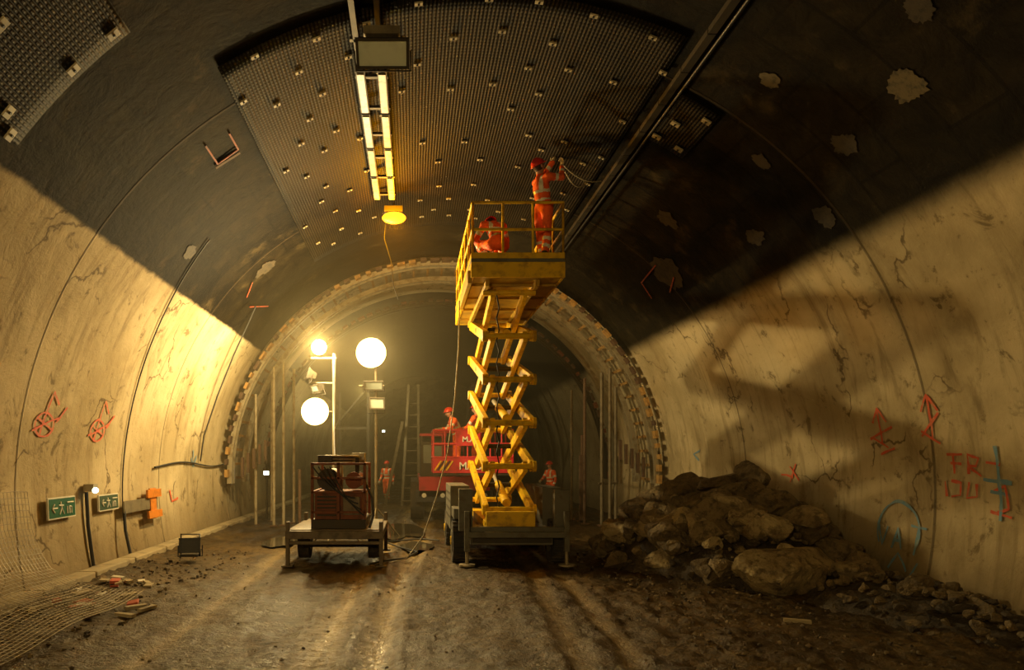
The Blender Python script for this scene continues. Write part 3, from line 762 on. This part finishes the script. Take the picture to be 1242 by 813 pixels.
mb=MB(); mb.box((wx(1.4,-1,.12),11.1,1.42),(.16,.16,.12),0); mb.ell((wx(1.4,-1,.22),11.05,1.38),(.05,.05,.05),1)
mb.poly([(wx(1.3,-1,.05),11.1,1.35),(wx(.8,-1,.05),11.1,.8),(wx(.2,-1,.05),11.1,.15)],.03,2)
mb.obj('wall_lamp',[galv,e_small,black])
mb=MB(); wallpanel(mb,12.3,13.9,.9,1.12,-1,0,.03,.12); wallpanel(mb,13.3,14.0,1.12,1.28,-1,1,.04,.16); wallpanel(mb,13.3,14.0,.72,.86,-1,1,.04,.16); wallpanel(mb,13.5,13.8,.7,1.3,-1,1,.03,.13)
mb.poly([(wx(1.0,-1,.12),12.35,1.0),(wx(.6,-1,.15),12.25,.6),(wx(.25,-1,.2),12.2,.2)],.03,2)
mb.obj('barrier_board',[mat('aluminium_board',(.2,.17,.11),.5,.2),orangep,black])
cable('wall_cable',[(wx(1.75,-1,.06),y,1.75+.06*math.sin(y*1.3)-.0) for y in [14+i*.3 for i in range(18)]],.02)
cable('wall_cable.001',[onwall(rad(138),16.2,.06),onwall(rad(142),16.3,.15),onwall(rad(150),16.6,.2),onwall(rad(160),16.8,.2),onwall(rad(170),16.9,.1),onwall(rad(176),17,.06)],.018)
cable('wall_cable.002',[onwall(rad(186-i*2.2),12.5+.35*math.sin(i*.12)-i*.03,.03) for i in range(24)],.012)
mb=MB()
x,y=-4.03,12.4; z=.12
mb.box2((x-.16,y-.1,z),(x+.16,y+.1,z+.04),0); flood_head(mb,(x,y,z+.2),.34,.24,.2,-.1,(0,1)); mb.poly([(x-.17,y,z),(x-.17,y,z+.4),(x+.17,y,z+.4),(x+.17,y,z)],.015,0,6)
mb.obj('portable_work_lamp',[black,black])
mb=MB()
def wm(s,t):
    y=5.6+3.3*t
    pts=[(-5.02,1.45),(-4.98,.9),(-4.8,.5),(-4.45,.28),(-4.0,.17),(-3.6,.12)]
    q=s*(len(pts)-1); i=min(int(q),len(pts)-2); f=q-i
    x=pts[i][0]*(1-f)+pts[i+1][0]*f; zz=pts[i][1]*(1-f)+pts[i+1][1]*f
    return V((x,y+.25*s,zz+.03*math.sin(9*t+4*s)))
for i in range(45): mb.poly([wm(j/12,i/44) for j in range(13)],.0045,0,3)
for j in range(36): mb.poly([wm(j/35,i/12) for i in range(13)],.0045,0,3)
mb.obj('wire_mesh_sheet',[galv])

# ------------------------------------------------------------------ people
lipm=mat('lips',(.4,.15,.12))
def person(name,loc,yaw,J,head_yaw=0,head_pitch=0,vox=.018,curl=.5,handm=3,hand_dirs=None,scale=1):
    S=lambda k:V(J[k])
    seg=[]
    def sg(a,b,ra,rb,kind): seg.append((V(a),V(b),ra,rb,kind))
    sg(S('pelvis'),S('waist'),.135,.13,'torso');sg(S('waist'),S('chest'),.13,.145,'torso');sg(S('chest'),S('upper'),.14,.1,'torso')
    sg(S('upper'),S('neck'),.07,.055,'neck'); sg(S('neck'),S('head'),.055,.06,'neck')
    for s_ in 'LR':
        sh_,el,wr=S('sh'+s_),S('el'+s_),S('wr'+s_); hp,kn,an,to=S('hip'+s_),S('kn'+s_),S('an'+s_),S('to'+s_)
        sg(S('chest').lerp(S('upper'),.6),sh_,.1,.075,'yoke'); sg(sh_,el,.068,.053,'arm'); sg(el,wr,.055,.042,'fore')
        side=V((hp.x-J['pelvis'][0],0,0))*.5
        sg(S('pelvis')+side,hp,.125,.11,'hip'); sg(hp,kn,.105,.07,'thigh'); sg(kn,an,.075,.06,'shin'); sg(an,to,.055,.045,'boot'); sg(an,an.lerp(to,-.25),.055,.05,'boot')
    mb=MB()
    for a,b_,ra,rb,k in seg:
        n=5; 
        if (b_-a).length>1e-4: mb.poly([a.lerp(b_,i/n) for i in range(n+1)],[ra+(rb-ra)*i/n for i in range(n+1)],0,14)
        for p,r in((a,ra),(b_,rb)): mb.ell(p,(r,r,r*.98),0,None,14,10)
    t=mb.obj('tmp_body',[orange])
    rm=t.modifiers.new('r','REMESH'); rm.mode='VOXEL'; rm.voxel_size=vox; rm.use_smooth_shade=True
    smo=t.modifiers.new('s','SMOOTH'); smo.factor=.6; smo.iterations=4
    bpy.context.view_layer.update(); dg=bpy.context.evaluated_depsgraph_get(); me=bpy.data.meshes.new_from_object(t.evaluated_get(dg))
    vs=[v.co.copy() for v in me.vertices]; fcs=[list(p.vertices) for p in me.polygons]
    bpy.data.objects.remove(t,do_unlink=True)
    up=S('upper');pel=S('pelvis')
    vs2=[v+V((noise.noise(v*9),noise.noise(v*9+V((7,0,0))),0))*.012 for v in vs]
    out=MB()
    groups={}
    for f in fcs:
        c=sum((vs[i] for i in f),V())/len(f); best=None
        for a,b_,ra,rb,k in seg:
            ab=b_-a; tt=max(0,min(1,(c-a).dot(ab)/max(ab.length_squared,1e-6))); r=ra+(rb-ra)*tt; d=(c-(a+ab*tt)).length-r
            if best is None or d<best[0]: best=(d,k,tt)
        d,k,tt=best; m_=0
        ax=(up-pel); h=(c-pel).dot(ax)/ax.length_squared
        if k=='neck': m_=2 if (c-S('neck')).dot(ax)>0.0 else 0
        elif k=='boot' or (k=='shin' and tt>.82): m_=3
        elif k=='shin' and (.22<tt<.36 or .52<tt<.66): m_=1
        elif k=='fore' and .45<tt<.68: m_=1
        elif k=='arm' and .45<tt<.68: m_=1
        elif k in('torso','yoke'):
            if .16<h<.27 or .48<h<.59: m_=1
            elif h>.59 and .075<abs(c.x-pel.x)<.125: m_=1
        groups.setdefault(m_,[]).append(f)
    out.v+=vs2
    for m_,fl in groups.items():
        for f in fl: out.f.append(f); out.mi.append(m_); out.sm.append(True)
    for s_ in 'LR':
        wr,el=S('wr'+s_),S('el'+s_); d=(wr-el).normalized()
        if hand_dirs and s_ in hand_dirs: d=(d*.4+V(hand_dirs[s_])).normalized()
        sd=1 if s_=='R' else -1
        ac=d.cross(V((0,1,0)) if abs(d.y)<.8 else V((0,0,1))).normalized()
        nm=ac.cross(d).normalized()
        Mh=Matrix((( ac.x,d.x,nm.x),(ac.y,d.y,nm.y),(ac.z,d.z,nm.z))).to_4x4(); Mh=Matrix.Translation(wr)@Mh
        out.ell((0,.065,0),(.042,.055,.018),5,Mh,12,8)
        out.tube((0,-.02,0),(0,.04,0),.028,5,.03,10,Mh)
        for i,(ln,xo) in enumerate(((.068,-.032),(.078,-.011),(.073,.011),(.058,.031))):
            pts=[];p=V((xo,.1,0)); ang=0; pts.append(V((xo*.8,.06,0))); pts.append(p.copy())
            for q in(.42,.32,.26):
                ang+=curl; p=p+V((xo*.06,math.cos(ang)*ln*q*1.15,-math.sin(ang)*ln*q*1.15)); pts.append(p.copy())
            out.poly(pts,[.010,.0105,.0095,.0085,.006],5,7,M=Mh)
        tx=-sd*1.0
        out.poly([(tx*.02,.03,0),(tx*.045,.05,-.008),(tx*.062,.08,-.02),(tx*.056,.102,-.03)],[.014,.0125,.011,.008],5,7,M=Mh)
    M=Matrix.Translation(S('head'))@Matrix.Rotation(head_yaw,4,'Z')@Matrix.Rotation(head_pitch,4,'X')
    hv,hf=I3; pv=[]
    for v in hv:
        x_,y_,z_=v.x*.076,v.y*.094,v.z*.118
        if v.z<-.2: x_*=1-.28*(-v.z-.2); y_*=1-.1*(-v.z-.2)
        if v.y>.6 and abs(v.x)>.2 and abs(v.x)<.6 and 0<v.z<.2: y_-=.008
        pv.append((x_,y_,z_))
    out.add(pv,hf,2,True,M)
    out.poly([(0,.088,.02),(0,.1,-.005),(0,.113,-.028),(0,.098,-.036)],[.006,.009,.014,.008],2,8,M=M)
    for s_ in(-1,1):
        out.ell((s_*.03,.083,.012),(.011,.008,.007),1,M,8,6); out.ell((s_*.03,.09,.012),(.005,.004,.005),6,M,8,6)
        out.poly([(s_*.015,.093,.03),(s_*.045,.082,.03)],.004,6,5,M=M)
        out.ell((s_*.078,-.005,-.005),(.011,.02,.032),2,M,10,8)
    out.poly([(-.024,.083,-.062),(0,.09,-.064),(.024,.083,-.062)],.005,7,6,M=M)
    out.ell((0,-.018,.005),(.08,.085,.1),6,M,16,8,-.2,.5)
    out.ell((0,0,.035),(.108,.13,.115),4,M,24,8,0,.5)
    out.poly([(.112*math.cos(a*2*pi/24),.135*math.sin(a*2*pi/24)+(.012 if 0<a<12 else 0),.037) for a in range(25)],.009,4,6,M=M)
    out.add([(-.09,.09,.036),(-.05,.165,.028),(.05,.165,.028),(.09,.09,.036),(-.09,.09,.044),(-.05,.165,.036),(.05,.165,.036),(.09,.09,.044)],[(0,1,2,3),(7,6,5,4),(0,4,5,1),(1,5,6,2),(2,6,7,3)],4,False,M)
    out.poly([(0,-.11,.1),(0,-.05,.142),(0,.02,.15),(0,.08,.127),(0,.12,.08)],.011,4,6,M=M)
    ob=out.obj(name,[orange,reflect,skin,bootm,helm,glove,hair,lipm])
    ob.location=loc; ob.rotation_euler=(0,0,yaw); ob.scale=(scale,)*3; return ob
base=dict(pelvis=(0,0,.96),waist=(0,0,1.1),chest=(0,.01,1.27),upper=(0,0,1.4),neck=(0,.01,1.5),head=(0,.035,1.63),
 hipL=(-.1,0,.9),hipR=(.1,0,.9),knL=(-.12,.03,.5),knR=(.12,.03,.5),anL=(-.13,0,.1),anR=(.13,0,.1),toL=(-.15,.16,.05),toR=(.15,.16,.05),
 shL=(-.19,0,1.4),shR=(.19,0,1.4),elL=(-.26,-.03,1.12),elR=(.26,-.03,1.12),wrL=(-.26,.1,.88),wrR=(.26,.1,.88))
def pose(**k): d=dict(base); d.update(k); return d
person('worker_reaching_overhead',(2.3,12.0,5.3),rad(-62),pose(pelvis=(0,.02,.97),waist=(0,-.01,1.1),chest=(0,-.04,1.28),upper=(0,-.05,1.41),neck=(0,-.07,1.5),head=(0,-.09,1.62),
  shL=(-.18,-.0,1.43),shR=(.18,-.03,1.41),elL=(-.24,.2,1.62),wrL=(-.12,.3,1.82),elR=(.24,.2,1.42),wrR=(.14,.28,1.64),
  knL=(-.13,.06,.52),knR=(.12,-.0,.51),anL=(-.13,.06,.1),anR=(.13,-.08,.1),toL=(-.15,.22,.05),toR=(.15,.08,.05)),head_pitch=.55,curl=.6,hand_dirs={'L':(0,.2,1),'R':(0,.2,1)},vox=.016,scale=1.05)
person('worker_crouching',(1.52,12.1,5.3),rad(12),dict(pelvis=(0,0,.42),waist=(0,.08,.54),chest=(0,.17,.7),upper=(0,.24,.8),neck=(0,.31,.85),head=(0,.4,.88),
  hipL=(-.11,.02,.38),hipR=(.11,.02,.38),knL=(-.2,.4,.5),knR=(.2,.4,.46),anL=(-.16,.1,.1),anR=(.16,.1,.1),toL=(-.18,.26,.05),toR=(.18,.26,.05),
  shL=(-.18,.24,.8),shR=(.18,.24,.8),elL=(-.3,.38,.58),elR=(.3,.38,.58),wrL=(-.16,.58,.45),wrR=(.16,.58,.45)),head_pitch=-.8,vox=.016,curl=.7)
lean=dict(waist=(0,.03,1.1),chest=(0,.09,1.25),upper=(0,.14,1.37),neck=(0,.18,1.46),head=(0,.23,1.57),shL=(-.19,.13,1.37),shR=(.19,.13,1.37),
   elL=(-.25,.24,1.14),elR=(.25,.24,1.14),wrL=(-.2,.46,1.15),wrR=(.2,.46,1.15))
person('worker_leaning_on_rail',(1.2,18.0,1.52),rad(100),pose(**lean),head_pitch=-.2,curl=.8,vox=.02)
person('worker_in_basket',(1.72,18.1,1.52),rad(60),pose(elL=(-.25,.15,1.16),wrL=(-.18,.34,1.13),elR=(.25,.15,1.16),wrR=(.18,.34,1.13)),curl=.8,vox=.02,scale=1.03)
person('worker_walking',(-1.05,28.5,.02),rad(160),pose(knL=(-.11,.16,.53),anL=(-.12,.2,.1),toL=(-.12,.36,.06),knR=(.11,-.02,.5),anR=(.12,-.25,.13),toR=(.12,-.1,.05),elL=(-.25,-.12,1.15),wrL=(-.24,-.08,.9),wrR=(.24,.25,.95)),vox=.025)
person('worker_standing',(4.95,24.5,.02),rad(120),pose(elR=(.25,.1,1.16),wrR=(.15,.3,1.1)),vox=.025)

# ------------------------------------------------------------------ extra light
bf=empty('rear_floodlight')
mb=MB(); x,y=-2.6,-3.2
mb.tube((x,y,.03),(x,y,3.4),.035,0); tripod(mb,x,y)
flood_head(mb,(x,y,3.5),.5,.35,pi,.1,(1,2)); mb.obj('mast_and_head',[galv,dgrey,e_flood],bf)
point('rear_lamp',(x,y+.4,3.5),820,(1,.66,.22),.2,bf)
point('deep_tunnel_lamp',(-2.0,27,4.6),280,(1,.8,.36),.15)
def hazem(name,d):
    hm=bpy.data.materials.new(name); hm.use_nodes=True; nt=hm.node_tree; nt.nodes.clear()
    o_=nd(nt,'ShaderNodeOutputMaterial'); vsn=nd(nt,'ShaderNodeVolumeScatter'); vsn.inputs['Density'].default_value=d; vsn.inputs['Color'].default_value=(1,.85,.5,1); vsn.inputs['Anisotropy'].default_value=.3
    nt.links.new(vsn.outputs[0],o_.inputs['Volume']); return hm
mb=MB(); mb.box2((-6,13.9,-.3),(7.6,17.3,8.2),0); mb.obj('dust_glow_haze',[hazem('lamp_bloom_haze',.017)])  # denser haze added around the lamps to imitate lens bloom
mb=MB(); mb.box2((-6,17.31,-.3),(7.6,YE+.5,8.2),0); mb.obj('dust_glow_haze.001',[hazem('dust_thin',.008)])
mb=MB(); n=30; vs=[]
for j in range(n+1):
    for i in range(n+1):
        x=-6+14*i/n; z=-.5+9*j/n; vs.append((x,YE-.6+.5*noise.noise(V((x*.8,z*.8,2)))+.2*noise.noise(V((x*3,z*3,2))),z))
mb.add(vs,[(j*(n+1)+i,j*(n+1)+i+1,(j+1)*(n+1)+i+1,(j+1)*(n+1)+i) for j in range(n) for i in range(n)],0); mb.obj('wall_back',[rk3])
w=bpy.data.worlds.new('World'); bpy.context.scene.world=w; w.use_nodes=True
w.node_tree.nodes['Background'].inputs[0].default_value=(.5,.34,.1,1); w.node_tree.nodes['Background'].inputs[1].default_value=.02

cam=bpy.data.cameras.new('Camera'); co=bpy.data.objects.new('Camera',cam); bpy.context.collection.objects.link(co)
co.location=(0,0,1.9); co.rotation_euler=(pi/2,0,0); cam.sensor_width=36; cam.lens=24; cam.shift_x=.0974; cam.shift_y=.1204; cam.clip_start=.05; cam.clip_end=300
bpy.context.scene.camera=co
